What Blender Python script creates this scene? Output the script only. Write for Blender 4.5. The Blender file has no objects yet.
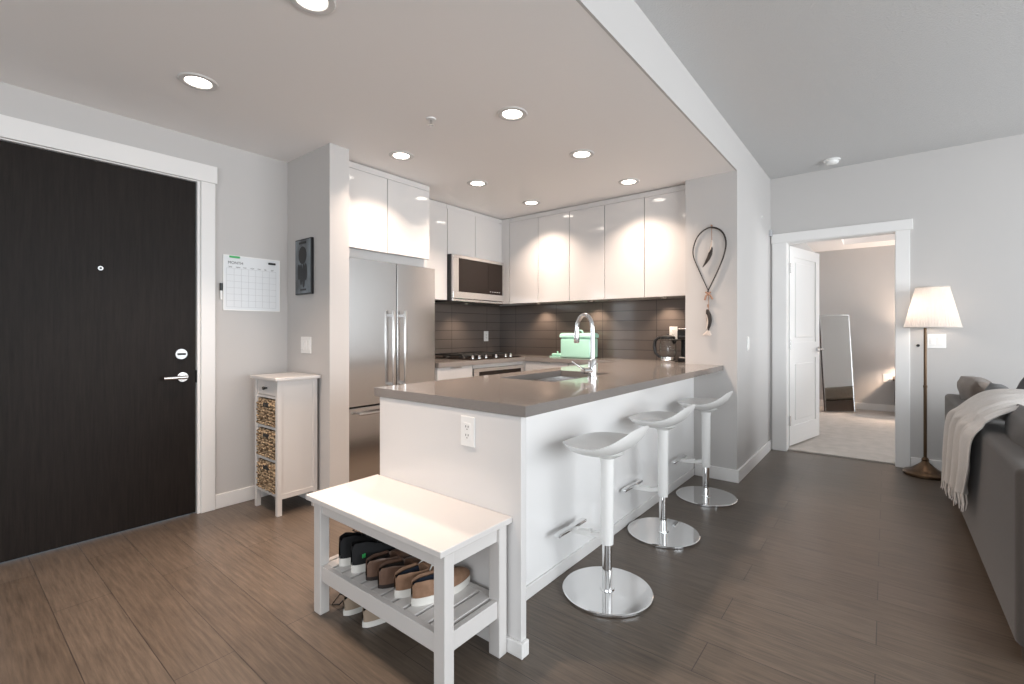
import bpy, bmesh, math, random
from mathutils import Vector, Matrix
random.seed(7)
PI = math.pi
scene = bpy.context.scene
COL = scene.collection

# ------------------------------------------------------------ camera, exposure
cam_d = bpy.data.cameras.new('camera'); cam = bpy.data.objects.new('camera', cam_d); COL.objects.link(cam)
cam.location = (.03, -.14, 1.18); cam.rotation_euler = (PI/2, 0, .6747)
cam_d.sensor_width = 36; cam_d.lens = 467.85/1024*36; cam_d.shift_y = -10.36/1024
cam_d.clip_start = .05; cam_d.clip_end = 100
scene.camera = cam
vs = scene.view_settings
vs.view_transform = 'Standard'; vs.look = 'None'; vs.gamma = 1; vs.use_curve_mapping = False
vs.exposure = 0.68
scene.cycles.use_denoising = True
scene.cycles.max_bounces = 12; scene.cycles.diffuse_bounces = 8; scene.cycles.glossy_bounces = 4
scene.cycles.transmission_bounces = 6; scene.cycles.transparent_max_bounces = 6
scene.cycles.caustics_reflective = False; scene.cycles.caustics_refractive = False
scene.cycles.sample_clamp_indirect = 4
# ------------------------------------------------------------ sky
w = bpy.data.worlds.new('sky'); scene.world = w; w.use_nodes = True
w.node_tree.nodes['Background'].inputs[0].default_value = (.72, .86, 1, 1)
w.node_tree.nodes['Background'].inputs[1].default_value = 1.2
# ------------------------------------------------------------ lights
def area_light(name, loc, rot, sx, sy, power, color):
    d = bpy.data.lights.new(name, 'AREA'); d.shape = 'RECTANGLE'; d.size = sx; d.size_y = sy
    d.energy = power; d.color = color
    o = bpy.data.objects.new(name, d); COL.objects.link(o); o.location = loc; o.rotation_euler = rot
    return o
DAY = (.92, .965, 1.0)
area_light('daylight_window_right', (3.88, 1.9, 1.35), (0, PI/2, 0), 2.1, 5.4, 168, DAY)      # faces -x
area_light('daylight_window_rear', (.9, -3.36, 1.35), (PI/2, 0, 0), 4.2, 2.1, 72, DAY)    # faces +y
area_light('daylight_window_bedroom', (3.0, 7.85, 1.5), (0, PI/2, 0), 1.5, 1.3, 58, DAY)
POT_COLOR = (1, .78, .63); POT_POWER = 7.2

# ------------------------------------------------------------ materials
def mat(name, col, rough=.5, metal=0, coat=0, spec=.5, emis=None, es=0, trans=0, ior=1.45, bump=None, sheen=0, vary=None):
    m = bpy.data.materials.new(name); m.use_nodes = True
    nt = m.node_tree; b = nt.nodes['Principled BSDF']
    b.inputs['Base Color'].default_value = (*col, 1); b.inputs['Roughness'].default_value = rough
    b.inputs['Metallic'].default_value = metal; b.inputs['Coat Weight'].default_value = coat
    b.inputs['Coat Roughness'].default_value = .03
    b.inputs['Specular IOR Level'].default_value = spec; b.inputs['IOR'].default_value = ior
    b.inputs['Transmission Weight'].default_value = trans; b.inputs['Sheen Weight'].default_value = sheen
    if emis: b.inputs['Emission Color'].default_value = (*emis, 1); b.inputs['Emission Strength'].default_value = es
    tc = nt.nodes.new('ShaderNodeTexCoord')
    def noise(scale, detail=3, stretch=(1, 1, 1)):
        mp = nt.nodes.new('ShaderNodeMapping'); mp.inputs['Scale'].default_value = stretch
        n = nt.nodes.new('ShaderNodeTexNoise'); n.inputs['Scale'].default_value = scale; n.inputs['Detail'].default_value = detail
        nt.links.new(tc.outputs['Object'], mp.inputs[0]); nt.links.new(mp.outputs[0], n.inputs['Vector'])
        return n
    if bump:
        scale, strength, dist = bump[:3]
        n = noise(scale, 3, bump[3] if len(bump) > 3 else (1, 1, 1))
        bp = nt.nodes.new('ShaderNodeBump'); bp.inputs['Strength'].default_value = strength; bp.inputs['Distance'].default_value = dist
        nt.links.new(n.outputs['Fac'], bp.inputs['Height']); nt.links.new(bp.outputs[0], b.inputs['Normal'])
    if vary:
        col2, scale, stretch = vary
        n = noise(scale, 5, stretch)
        r = nt.nodes.new('ShaderNodeValToRGB'); r.color_ramp.elements[0].position = .35; r.color_ramp.elements[1].position = .65
        r.color_ramp.elements[0].color = (*col, 1); r.color_ramp.elements[1].color = (*col2, 1)
        nt.links.new(n.outputs['Fac'], r.inputs[0]); nt.links.new(r.outputs[0], b.inputs['Base Color'])
    return m
M = {}
M['wall'] = mat('wall_paint', (.545, .53, .52), .75, bump=(180, .08, .002))
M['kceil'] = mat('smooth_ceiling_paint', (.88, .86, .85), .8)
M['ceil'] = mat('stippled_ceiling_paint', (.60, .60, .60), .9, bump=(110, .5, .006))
M['ring'] = mat('lamp_ring_paint', (.64, .63, .62), .5)
M['trim'] = mat('trim_paint', (.8, .79, .78), .35)
M['gloss'] = mat('gloss_white_lacquer', (.63, .62, .615), .1, coat=.5)
M['panel'] = mat('white_gloss_panel', (.9, .9, .9), .14, coat=.3, bump=(3, .05, .004))
M['satin'] = mat('satin_white_panel', (.69, .68, .675), .18, coat=.25, bump=(3, .05, .004))
M['white'] = mat('white_painted_wood', (.64, .62, .605), .35, bump=(40, .05, .002, (1, 8, 1)))
M['plastic'] = mat('white_plastic', (.84, .84, .83), .25)
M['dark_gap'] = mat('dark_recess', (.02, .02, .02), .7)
M['steel'] = mat('brushed_stainless', (.62, .61, .6), .2, 1, bump=(60, .02, .0006, (.3, .3, 12)))
M['steel2'] = mat('satin_steel', (.68, .67, .66), .22, 1)
M['steel3'] = mat('brushed_lock_steel', (.5, .5, .5), .45, 1)
M['chrome'] = mat('chrome', (.8, .8, .8), .05, 1)
M['black'] = mat('black_plastic', (.012, .012, .013), .3)
M['iron'] = mat('cast_iron', (.015, .015, .015), .6)
M['glassblack'] = mat('black_glass', (.018, .013, .011), .05, spec=.25)
M['counter'] = mat('grey_quartz', (.2, .183, .172), .1, coat=.1, vary=((.225, .207, .195), 160, (1, 1, 1)))
M['mint'] = mat('mint_enamel', (.44, .78, .66), .22, coat=.4)
M['glass'] = mat('clear_glass', (.95, .96, .96), .02, trans=1, ior=1.3)
M['mirror'] = mat('mirror_silver', (.9, .92, .92), .01, 1)
M['lens'] = mat('lamp_lens', (1, 1, 1), .4, emis=(1, .9, .8), es=9)
M['puck'] = mat('puck_lens', (1, 1, 1), .4, emis=(1, .88, .75), es=5)
M['carpet'] = mat('cream_carpet', (.62, .57, .53), .95, bump=(220, .9, .01), vary=((.54, .50, .46), 9, (1, 1, 1)))
M['sofa'] = mat('dark_grey_fabric', (.058, .047, .040), .9, sheen=.25, bump=(420, .6, .002), vary=((.074, .061, .053), 300, (1, 1, 1)))
M['sofa2'] = mat('brown_grey_fabric', (.17, .135, .112), .9, sheen=.25, bump=(420, .6, .002))
M['charcoal'] = mat('charcoal_fabric', (.05, .05, .052), .9, sheen=.2, bump=(300, .5, .002))
M['throw'] = mat('cream_woven_wool', (.72, .68, .645), .95, sheen=.3, bump=(150, .6, .004, (1, 4, 1)), vary=((.62, .585, .555), 90, (1, 9, 1)))
M['bronze'] = mat('aged_bronze', (.11, .07, .043), .35, .9)
M['shoeblack'] = mat('black_mesh_fabric', (.008, .008, .009), .8, bump=(300, .5, .001))
M['shoebrown'] = mat('brown_leather', (.10, .055, .036), .38, vary=((.15, .085, .058), 30, (1, 1, 1)))
M['shoetan'] = mat('tan_suede', (.22, .125, .075), .8, vary=((.28, .165, .105), 40, (1, 1, 1)))
M['navy'] = mat('navy_lining', (.018, .026, .045), .85)
M['darklining'] = mat('dark_lining', (.025, .018, .015), .85)
M['rubber'] = mat('white_rubber', (.72, .70, .66), .5)
M['beige'] = mat('beige_canvas', (.34, .265, .20), .8)
M['feather'] = mat('dark_feather', (.03, .022, .018), .7)
M['feather2'] = mat('pale_feather', (.62, .55, .5), .8)
M['leather'] = mat('leather_cord', (.03, .022, .018), .6)
M['tanleather'] = mat('tan_leather', (.38, .22, .15), .7)
M['board'] = mat('whiteboard', (.74, .76, .78), .38)
M['ink'] = mat('grey_ink', (.5, .51, .53), .6)
M['inkdark'] = mat('dark_ink', (.03, .03, .04), .6)
M['green'] = mat('green_plastic', (.05, .42, .12), .4)
M['artback'] = mat('mottled_print', (.04, .042, .046), .4, vary=((.24, .28, .31), 7, (1, 1, .5)))
M['artdark'] = mat('black_print', (.006, .006, .007), .4)
M['bedding'] = mat('taupe_bedding', (.16, .14, .115), .9, bump=(12, .5, .02))
M['wood'] = mat('dark_wood', (.045, .03, .022), .4)

def nodes_of(m): return m.node_tree.nodes, m.node_tree.links, m.node_tree.nodes['Principled BSDF']
# floor: grey-brown oak planks along x
m = mat('oak_plank_floor', (.1, .08, .07), .34); M['floor'] = m
N, L, B = nodes_of(m)
tc = N.new('ShaderNodeTexCoord')
br = N.new('ShaderNodeTexBrick'); br.inputs['Scale'].default_value = 1; br.offset = .37; br.offset_frequency = 2
br.inputs['Brick Width'].default_value = 1.35; br.inputs['Row Height'].default_value = .19
br.inputs['Mortar Size'].default_value = .0016; br.inputs['Mortar Smooth'].default_value = .3; br.inputs['Bias'].default_value = 0
br.inputs['Color1'].default_value = (.104, .081, .063, 1); br.inputs['Color2'].default_value = (.123, .098, .078, 1)
br.inputs['Mortar'].default_value = (.035, .028, .025, 1)
L.new(tc.outputs['Object'], br.inputs['Vector'])
mp = N.new('ShaderNodeMapping'); mp.inputs['Scale'].default_value = (2.2, 34, 1); L.new(tc.outputs['Object'], mp.inputs[0])
nz = N.new('ShaderNodeTexNoise'); nz.inputs['Scale'].default_value = 2.4; nz.inputs['Detail'].default_value = 7; nz.inputs['Roughness'].default_value = .62
L.new(mp.outputs[0], nz.inputs['Vector'])
rp = N.new('ShaderNodeValToRGB'); rp.color_ramp.elements[0].position = .3; rp.color_ramp.elements[1].position = .72
rp.color_ramp.elements[0].color = (.62, .62, .62, 1); rp.color_ramp.elements[1].color = (1.28, 1.25, 1.22, 1)
L.new(nz.outputs['Fac'], rp.inputs[0])
mx = N.new('ShaderNodeMix'); mx.data_type = 'RGBA'; mx.blend_type = 'MULTIPLY'; mx.inputs['Factor'].default_value = 1
L.new(br.outputs['Color'], mx.inputs[6]); L.new(rp.outputs[0], mx.inputs[7]); L.new(mx.outputs[2], B.inputs['Base Color'])
bp = N.new('ShaderNodeBump'); bp.inputs['Strength'].default_value = .25; bp.inputs['Distance'].default_value = .002
ad = N.new('ShaderNodeMath'); ad.operation = 'SUBTRACT'; L.new(nz.outputs['Fac'], ad.inputs[0]); L.new(br.outputs['Fac'], ad.inputs[1])
L.new(ad.outputs[0], bp.inputs['Height']); L.new(bp.outputs[0], B.inputs['Normal'])
# backsplash tiles: stacked 0.6 x 0.097
def tile_mat(name, axis, su, sv):
    m = mat(name, (.09, .075, .068), .16, coat=.15)
    N, L, B = nodes_of(m)
    tc = N.new('ShaderNodeTexCoord'); sp = N.new('ShaderNodeSeparateXYZ'); cb = N.new('ShaderNodeCombineXYZ'); mp = N.new('ShaderNodeMapping'); mp.inputs['Location'].default_value = (su, sv, 0)
    br = N.new('ShaderNodeTexBrick'); br.offset = 0; br.inputs['Scale'].default_value = 1
    br.inputs['Brick Width'].default_value = .57; br.inputs['Row Height'].default_value = .0965; br.inputs['Mortar Size'].default_value = .0025
    br.inputs['Color1'].default_value = (.125, .103, .092, 1); br.inputs['Color2'].default_value = (.138, .115, .103, 1); br.inputs['Mortar'].default_value = (.05, .043, .04, 1)
    L.new(tc.outputs['Object'], sp.inputs[0]); L.new(sp.outputs[axis], cb.inputs[0]); L.new(sp.outputs[2], cb.inputs[1]); L.new(cb.outputs[0], mp.inputs[0])
    L.new(mp.outputs[0], br.inputs['Vector']); L.new(br.outputs['Color'], B.inputs['Base Color'])
    bp = N.new('ShaderNodeBump'); bp.invert = True; bp.inputs['Strength'].default_value = .6; bp.inputs['Distance'].default_value = .002
    L.new(br.outputs['Fac'], bp.inputs['Height']); L.new(bp.outputs[0], B.inputs['Normal'])
    return m
M['tile_back'] = tile_mat('taupe_wall_tile_rear', 0, -.026, -.035)
M['tile_left'] = tile_mat('taupe_wall_tile_side', 1, .013, -.035)
# entry door: near-black wood with vertical grain
m = mat('espresso_door_veneer', (.013, .0105, .0095), .5, spec=.16); M['door'] = m
N, L, B = nodes_of(m)
tc = N.new('ShaderNodeTexCoord'); mp = N.new('ShaderNodeMapping'); mp.inputs['Scale'].default_value = (1, 16, .9)
nz = N.new('ShaderNodeTexNoise'); nz.inputs['Scale'].default_value = 5; nz.inputs['Detail'].default_value = 8; nz.inputs['Roughness'].default_value = .7
rp = N.new('ShaderNodeValToRGB'); rp.color_ramp.elements[0].position = .3; rp.color_ramp.elements[1].position = .75
rp.color_ramp.elements[0].color = (.0085, .0062, .0053, 1); rp.color_ramp.elements[1].color = (.02, .0152, .013, 1)
L.new(tc.outputs['Object'], mp.inputs[0]); L.new(mp.outputs[0], nz.inputs['Vector']); L.new(nz.outputs['Fac'], rp.inputs[0]); L.new(rp.outputs[0], B.inputs['Base Color'])
# wicker
m = mat('woven_seagrass', (.3, .2, .11), .8); M['wicker'] = m
N, L, B = nodes_of(m)
tc = N.new('ShaderNodeTexCoord'); vo = N.new('ShaderNodeTexVoronoi'); vo.inputs['Scale'].default_value = 55
mp = N.new('ShaderNodeMapping'); mp.inputs['Scale'].default_value = (.7, 1, 1.5); L.new(tc.outputs['Object'], mp.inputs[0]); L.new(mp.outputs[0], vo.inputs['Vector'])
rp = N.new('ShaderNodeValToRGB'); rp.color_ramp.elements[0].color = (.72, .54, .35, 1); rp.color_ramp.elements[1].color = (.10, .06, .03, 1)
rp.color_ramp.elements[0].position = .15; rp.color_ramp.elements[1].position = .75
L.new(vo.outputs['Distance'], rp.inputs[0]); L.new(rp.outputs[0], B.inputs['Base Color'])
bp = N.new('ShaderNodeBump'); bp.invert = True; bp.inputs['Strength'].default_value = 1; bp.inputs['Distance'].default_value = .008
L.new(vo.outputs['Distance'], bp.inputs['Height']); L.new(bp.outputs[0], B.inputs['Normal'])
# lamp shade: pleated translucent fabric
m = bpy.data.materials.new('pleated_linen_shade'); m.use_nodes = True; M['shade'] = m
N, L, B = nodes_of(m); B.inputs['Base Color'].default_value = (.88, .83, .79, 1); B.inputs['Roughness'].default_value = .9
tr = N.new('ShaderNodeBsdfTranslucent'); tr.inputs[0].default_value = (.92, .86, .82, 1)
ms = N.new('ShaderNodeMixShader'); ms.inputs[0].default_value = .55
L.new(B.outputs[0], ms.inputs[1]); L.new(tr.outputs[0], ms.inputs[2]); L.new(ms.outputs[0], N['Material Output'].inputs[0])

# ------------------------------------------------------------ geometry helpers
ORG = {}
class MB:
    def __init__(s): s.bm = bmesh.new()
    def _take(s, t, mtx=None):
        if mtx is not None: t.transform(mtx)
        me = bpy.data.meshes.new('t'); t.to_mesh(me); t.free(); s.bm.from_mesh(me); bpy.data.meshes.remove(me)
    def box(s, x0, x1, y0, y1, z0, z1, bev=0, seg=2, mtx=None):
        t = bmesh.new(); bmesh.ops.create_cube(t, size=1)
        for v in t.verts: v.co = Vector(((x0+x1)/2+v.co.x*(x1-x0), (y0+y1)/2+v.co.y*(y1-y0), (z0+z1)/2+v.co.z*(z1-z0)))
        if bev: bmesh.ops.bevel(t, geom=t.edges[:], offset=bev, segments=seg, profile=.5, affect='EDGES')
        s._take(t, mtx); return s
    def tube(s, pts, r, n=12, cap=True):
        pts = [Vector(p) for p in pts]; rr = r if isinstance(r, (list, tuple)) else [r]*len(pts)
        rings = []; up = None
        for i, p in enumerate(pts):
            d = (pts[min(i+1, len(pts)-1)]-pts[max(i-1, 0)]).normalized()
            if up is None: up = Vector((0, 0, 1)) if abs(d.z) < .9 else Vector((1, 0, 0))
            a = (up-d*up.dot(d)).normalized(); b = d.cross(a); up = a
            rings.append([s.bm.verts.new(p+(a*math.cos(2*PI*k/n)+b*math.sin(2*PI*k/n))*rr[i]) for k in range(n)])
        for A, C in zip(rings, rings[1:]):
            for k in range(n): s.bm.faces.new((A[k], A[(k+1) % n], C[(k+1) % n], C[k]))
        if cap: s.bm.faces.new(rings[0][::-1]); s.bm.faces.new(rings[-1])
        return s
    def cyl(s, a, b, r, n=20): return s.tube([a, b], r, n)
    def lathe(s, prof, c=(0, 0, 0), n=40, pleat=0, close=True):
        rings = []
        for r, z in prof:
            rings.append([s.bm.verts.new((c[0]+r*(1+pleat*(k % 2))*math.cos(2*PI*k/n), c[1]+r*(1+pleat*(k % 2))*math.sin(2*PI*k/n), c[2]+z)) for k in range(n)])
        for A, C in zip(rings, rings[1:]):
            for k in range(n): s.bm.faces.new((A[k], A[(k+1) % n], C[(k+1) % n], C[k]))
        if close:
            if prof[0][0] > 1e-5: s.bm.faces.new(rings[0][::-1])
            if prof[-1][0] > 1e-5: s.bm.faces.new(rings[-1])
        return s
    def grid(s, fn, nu, nv, close_u=False):
        V = [[s.bm.verts.new(fn(i/(nu-1) if not close_u else i/nu, j/(nv-1))) for j in range(nv)] for i in range(nu)]
        for i in range(nu if close_u else nu-1):
            for j in range(nv-1):
                k = (i+1) % nu
                s.bm.faces.new((V[i][j], V[k][j], V[k][j+1], V[i][j+1]))
        return s
    def prism(s, poly, axis, a, b):
        def P(p, q): return {'x': (q, p[0], p[1]), 'y': (p[0], q, p[1]), 'z': (p[0], p[1], q)}[axis]
        A = [s.bm.verts.new(P(p, a)) for p in poly]; C = [s.bm.verts.new(P(p, b)) for p in poly]
        n = len(poly); s.bm.faces.new(A); s.bm.faces.new(C[::-1])
        for k in range(n): s.bm.faces.new((A[k], C[k], C[(k+1) % n], A[(k+1) % n]))
        return s
    def pillow(s, w, h, t, mtx, n=18, p=2.6, sag=0):
        def f(sg):
            def g(u, v):
                a, b = 2*u-1, 2*v-1
                k = max(0, (1-abs(a)**p)*(1-abs(b)**p))**.45
                pin = 1-.05*(abs(a*b))
                wr = .012*math.sin(7*a+3*b)*k
                return (a*w/2*pin*(1-.04*b*b*0), b*h/2*pin+sag*a*a, sg*(t/2*k+wr*.5))
            return g
        t1 = MB(); t1.grid(f(1), n, n); t1.grid(f(-1), n, n)
        bmesh.ops.remove_doubles(t1.bm, verts=t1.bm.verts[:], dist=1e-4)
        s._take(t1.bm, mtx); return s
    def xf(s, mtx): s.bm.transform(mtx); return s
    def build(s, name, m, parent=None, smooth=None, origin=None, kind=None, solidify=0, subsurf=0):
        bmesh.ops.recalc_face_normals(s.bm, faces=s.bm.faces[:])
        bb = [v.co for v in s.bm.verts]
        if parent is not None: o3 = Vector(ORG[parent.name])
        elif origin is not None: o3 = Vector(origin)
        else:
            xs = [v.x for v in bb]; ys = [v.y for v in bb]; zs = [v.z for v in bb]
            o3 = Vector(((min(xs)+max(xs))/2, (min(ys)+max(ys))/2, min(zs)))
        s.bm.transform(Matrix.Translation(-o3))
        me = bpy.data.meshes.new(name); s.bm.to_mesh(me); s.bm.free()
        o = bpy.data.objects.new(name, me); COL.objects.link(o); me.materials.append(M[m] if isinstance(m, str) else m)
        if parent is None: o.location = o3
        else: o.parent = parent
        ORG[o.name] = o3
        if smooth is not None:
            for p in me.polygons: p.use_smooth = True
            try: me.set_sharp_from_angle(angle=math.radians(smooth))
            except Exception: pass
        if solidify: md = o.modifiers.new('thickness', 'SOLIDIFY'); md.thickness = solidify; md.offset = 0
        if subsurf: md = o.modifiers.new('smooth', 'SUBSURF'); md.levels = subsurf; md.render_levels = subsurf
        if kind: o['kind'] = kind
        return o
def tag(o, label, cat, group=None, kind=None):
    o['label'] = label; o['category'] = cat
    if group: o['group'] = group
    if kind: o['kind'] = kind
    return o
def thing(name, label, cat, loc, group=None):
    o = bpy.data.objects.new(name, None); COL.objects.link(o); o.location = loc; o.empty_display_size = .1
    ORG[o.name] = Vector(loc); return tag(o, label, cat, group)
def copy_thing(src, loc, label, rotz=0):
    r = src.copy(); COL.objects.link(r); r.location = loc; r.rotation_euler = (0, 0, rotz); r['label'] = label
    ORG[r.name] = Vector(loc)
    for ch in [c for c in src.children]:
        c = ch.copy(); COL.objects.link(c); c.parent = r
        for g in [q for q in ch.children]:
            d = g.copy(); COL.objects.link(d); d.parent = c
    return r
def B1(*a, **k): return MB().box(*a, **k)
def struct(name, mb, m, **k): return mb.build(name, m, kind='structure', origin=(0, 0, 0), **k)
def text_mesh(name, s, size, mtx, m, parent):
    c = bpy.data.curves.new(name, 'FONT'); c.body = s; c.size = size; c.extrude = .0004
    o = bpy.data.objects.new('tmp', c); COL.objects.link(o)
    bpy.context.view_layer.update()
    me = bpy.data.meshes.new_from_object(o.evaluated_get(bpy.context.evaluated_depsgraph_get()))
    bpy.data.objects.remove(o); bpy.data.curves.remove(c)
    b = MB(); b.bm.from_mesh(me); bpy.data.meshes.remove(me); b.xf(mtx)
    return b.build(name, m, parent)

# ============================================================ SETTING
HL, HH = 2.441, 2.711
XW, YS, XS = -3.459, 1.54, -2.874
XK, YB, YP, XP, YF = -3.65, 4.22, 3.815, -.88, 5.16
struct('floor', B1(-3.9, 4.1, -3.6, 5.22, -.08, 0), 'floor')
struct('floor.001', B1(-.95, 3.3, 5.22, 8.75, -.08, .012), 'carpet')
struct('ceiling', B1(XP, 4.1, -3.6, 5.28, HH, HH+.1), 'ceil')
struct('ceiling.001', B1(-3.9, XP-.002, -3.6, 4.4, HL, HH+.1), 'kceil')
struct('trim_1', B1(XP-.012, XP, -3.5, 5.16, HL-.0005, HH), 'wall')      # bulkhead face
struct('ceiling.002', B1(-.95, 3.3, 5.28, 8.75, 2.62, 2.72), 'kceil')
struct('trim_2', MB().box(-.95, 3.3, 8.15, 8.65, 2.44, 2.62).box(-.95, -.45, 5.28, 8.15, 2.44, 2.62), 'kceil')
# entry wall with door opening y .02..0.985, z ..2.17
struct('wall_left', MB().box(XW-.12, XW, -3.6, .01, 0, HL).box(XW-.12, XW, .976, YS, 0, HL).box(XW-.12, XW, .01, .976, 2.17, HL), 'wall')
struct('wall_stub', B1(XW-.12, XS, YS, 1.685, 0, HL), 'wall')
struct('wall_kitchen_left', B1(XK-.1, XK, 1.685, 4.33, 0, HL), 'wall')
struct('wall_kitchen_rear', B1(XK, -1.28, YB, YB+.1, 0, HL), 'wall')
struct('wall_pillar', B1(-1.28, XP, YP, 5.28, 0, HL), 'wall')
struct('wall_backsplash', B1(XK+.008, -1.281, YB-.008, YB, .91, 1.49), 'tile_back')
struct('wall_backsplash.001', B1(XK, XK+.008, 2.6, YB-.008, .91, 1.5), 'tile_left')
# far wall with bedroom opening x -.746...07, z ..2.055
struct('wall_far', MB().box(-.95, -.75, YF, 5.28, 0, HH).box(.105, 4.1, YF, 5.28, 0, HH).box(-.75, .105, YF, 5.28, 2.07, HH), 'wall')
struct('wall_right', MB().box(4.0, 4.1, -3.6, 5.3, 0, .28).box(4.0, 4.1, -3.6, 5.3, 2.45, HH).box(4.0, 4.1, -3.6, -.9, .28, 2.45).box(4.0, 4.1, 4.7, 5.3, .28, 2.45), 'wall')
struct('wall_rear', MB().box(-3.57, 4.1, -3.6, -3.5, 0, .28).box(-3.57, 4.1, -3.6, -3.5, 2.45, HH).box(-3.57, -1.3, -3.6, -3.5, .28, 2.45).box(3.1, 4.1, -3.6, -3.5, .28, 2.45), 'wall')
struct('wall_bedroom_left', B1(-.95, -.86, 5.28, 8.75, 0, 2.62), 'wall')
struct('wall_bedroom_far', B1(-.95, 3.3, 8.65, 8.75, 0, 2.62), 'wall')
struct('wall_bedroom_right', MB().box(3.2, 3.3, 5.28, 8.65, 0, .8).box(3.2, 3.3, 5.28, 8.65, 2.3, 2.62).box(3.2, 3.3, 5.28, 7.2, .8, 2.3).box(3.2, 3.3, 8.5, 8.65, .8, 2.3), 'wall')
# windows (living room right and rear, bedroom)
def window(n, axis, at, a0, a1, z0, z1, mull):
    mb = MB(); g = MB(); t = .05
    def bx(m_, p0, p1, q0, q1, d0, d1):
        if axis == 'x': m_.box(at+d0, at+d1, p0, p1, q0, q1)
        else: m_.box(p0, p1, at+d0, at+d1, q0, q1)
    bx(mb, a0, a1, z0, z0+t, 0, .06); bx(mb, a0, a1, z1-t, z1, 0, .06)
    for k in range(mull+1):
        p = a0+(a1-a0-t)*k/mull; bx(mb, p, p+t, z0+t, z1-t, 0, .06)
    o = struct('window_%d' % n, mb, 'trim')
    bx(g, a0+t, a1-t, z0+t, z1-t, .028, .034); g.build('pane', 'glass', o)
window(1, 'x', 4.02, -.9, 4.7, .28, 2.45, 5)
window(2, 'y', -3.58, -1.3, 3.1, .28, 2.45, 4)
window(3, 'x', 3.22, 7.2, 8.5, .8, 2.3, 2)
# baseboards
def bb(n, mb): return struct('baseboard_%s' % n, mb, 'trim')
bb('entry', MB().box(XW, XW+.014, 1.055, YS, 0, .095, .003).box(XW+.014, XS, YS-.014, YS, 0, .095, .003))
bb('pillar', MB().box(-1.20, XP, YP-.014, YP, 0, .1, .003).box(XP, XP+.014, YP-.014, YF-.02, 0, .1, .003))
bb('far', B1(.195, 4.0, YF-.014, YF, 0, .1, .003))
bb('bedroom', MB().box(-.85, 3.2, 8.635, 8.65, .012, .11, .003))
# entry door casing and jamb
struct('trim_3', MB().box(XW, XW+.02, .970, 1.053, 0, 2.158, .003).box(XW, XW+.02, -.07, .015, 0, 2.158, .003).box(XW, XW+.026, -.09, 1.063, 2.158, 2.27, .003), 'trim')
struct('trim_4', MB().box(XW-.12, XW+.004, .954, .976, 0, 2.17).box(XW-.12, XW+.004, .01, .03, 0, 2.17).box(XW-.12, XW+.004, .03, .954, 2.152, 2.17), 'trim')
d1 = struct('door_1', B1(XW-.06, XW-.014, .033, .949, .008, 2.149, .002), 'door')
def door_lever(parent, ax, y, z, sy, m='steel2'):
    h = MB().cyl((ax, y, z), (ax+.012, y, z), .03, 28).cyl((ax+.012, y, z), (ax+.05, y, z), .012)
    h.tube([(ax+.05, y+.012*-sy, z), (ax+.05, y+sy*.11, z)], .0115, 14)
    return h.build('lever_handle', m, parent, smooth=40)
door_lever(d1, XW-.014, .875, .892, -1)
dbb = MB().cyl((XW-.014, .867, 1.038), (XW+.002, .867, 1.038), .032, 28).build('deadbolt', 'steel3', d1, smooth=40)
MB().box(XW+.002, XW+.012, .845, .889, 1.032, 1.044, .003).build('thumb_turn', 'iron', dbb)
MB().cyl((XW-.014, .478, 1.542), (XW-.008, .478, 1.542), .012, 20).build('peephole', 'steel3', d1, smooth=40); MB().cyl((XW-.009, .478, 1.542), (XW-.0075, .478, 1.542), .006, 16).build('peephole_lens', 'dark_gap', d1)
MB().box(XW-.016, XW-.002, .949, .955, .85, .93).build('latch_plate', 'iron', d1)
# bedroom door: casing, jamb, leaf
struct('trim_5', MB().box(-.862, -.738, YF-.018, YF, 0, 2.06, .003).box(.092, .19, YF-.018, YF, 0, 2.06, .003).box(-.868, .208, YF-.024, YF, 2.06, 2.15, .003), 'trim')
struct('trim_6', MB().box(-.75, -.736, YF, 5.28, 0, 2.056).box(.091, .105, YF, 5.28, 0, 2.056).box(-.75, .105, YF, 5.28, 2.056, 2.07), 'trim')
hx, hy = -.728, 5.285
ang = math.atan2(6.06-hy, -.552-hx)
MD = Matrix.Translation((hx, hy, 0)) @ Matrix.Rotation(ang, 4, 'Z')
DW = .80
leaf = MB()
st = .105
leaf.box(0, st, 0, .036, .03, 2.045, .001, mtx=MD).box(DW-st, DW, 0, .036, .03, 2.045, .001, mtx=MD)
for z0, z1 in ((.03, .22), (.9, 1.07), (1.94, 2.045)): leaf.box(st, DW-st, 0, .036, z0, z1, mtx=MD)
for z0, z1 in ((.22, .9), (1.07, 1.94)):
    leaf.box(st, DW-st, .010, .026, z0, z1, mtx=MD)
    leaf.box(st+.05, DW-st-.05, .003, .033, z0+.05, z1-.05, .007, mtx=MD)
d2 = struct('door_2', leaf, 'trim')
for s_, y_ in ((-1, 0), (1, .036)):
    h = MB().cyl((DW-.06, y_, .985), (DW-.06, y_+s_*.012, .985), .028, 24).cyl((DW-.06, y_+s_*.012, .985), (DW-.06, y_+s_*.05, .985), .01)
    h.tube([(DW-.055, y_+s_*.05, .985), (DW-.17, y_+s_*.05, .985)], .01, 12)
    h.xf(MD).build('lever_handle', 'steel2', d2, smooth=40)
for z in (.28, 1.05, 1.82):
    MB().box(-.006, .012, -.008, .02, z-.05, z+.05, .002, mtx=MD).build('hinge', 'steel2', d2)

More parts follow.
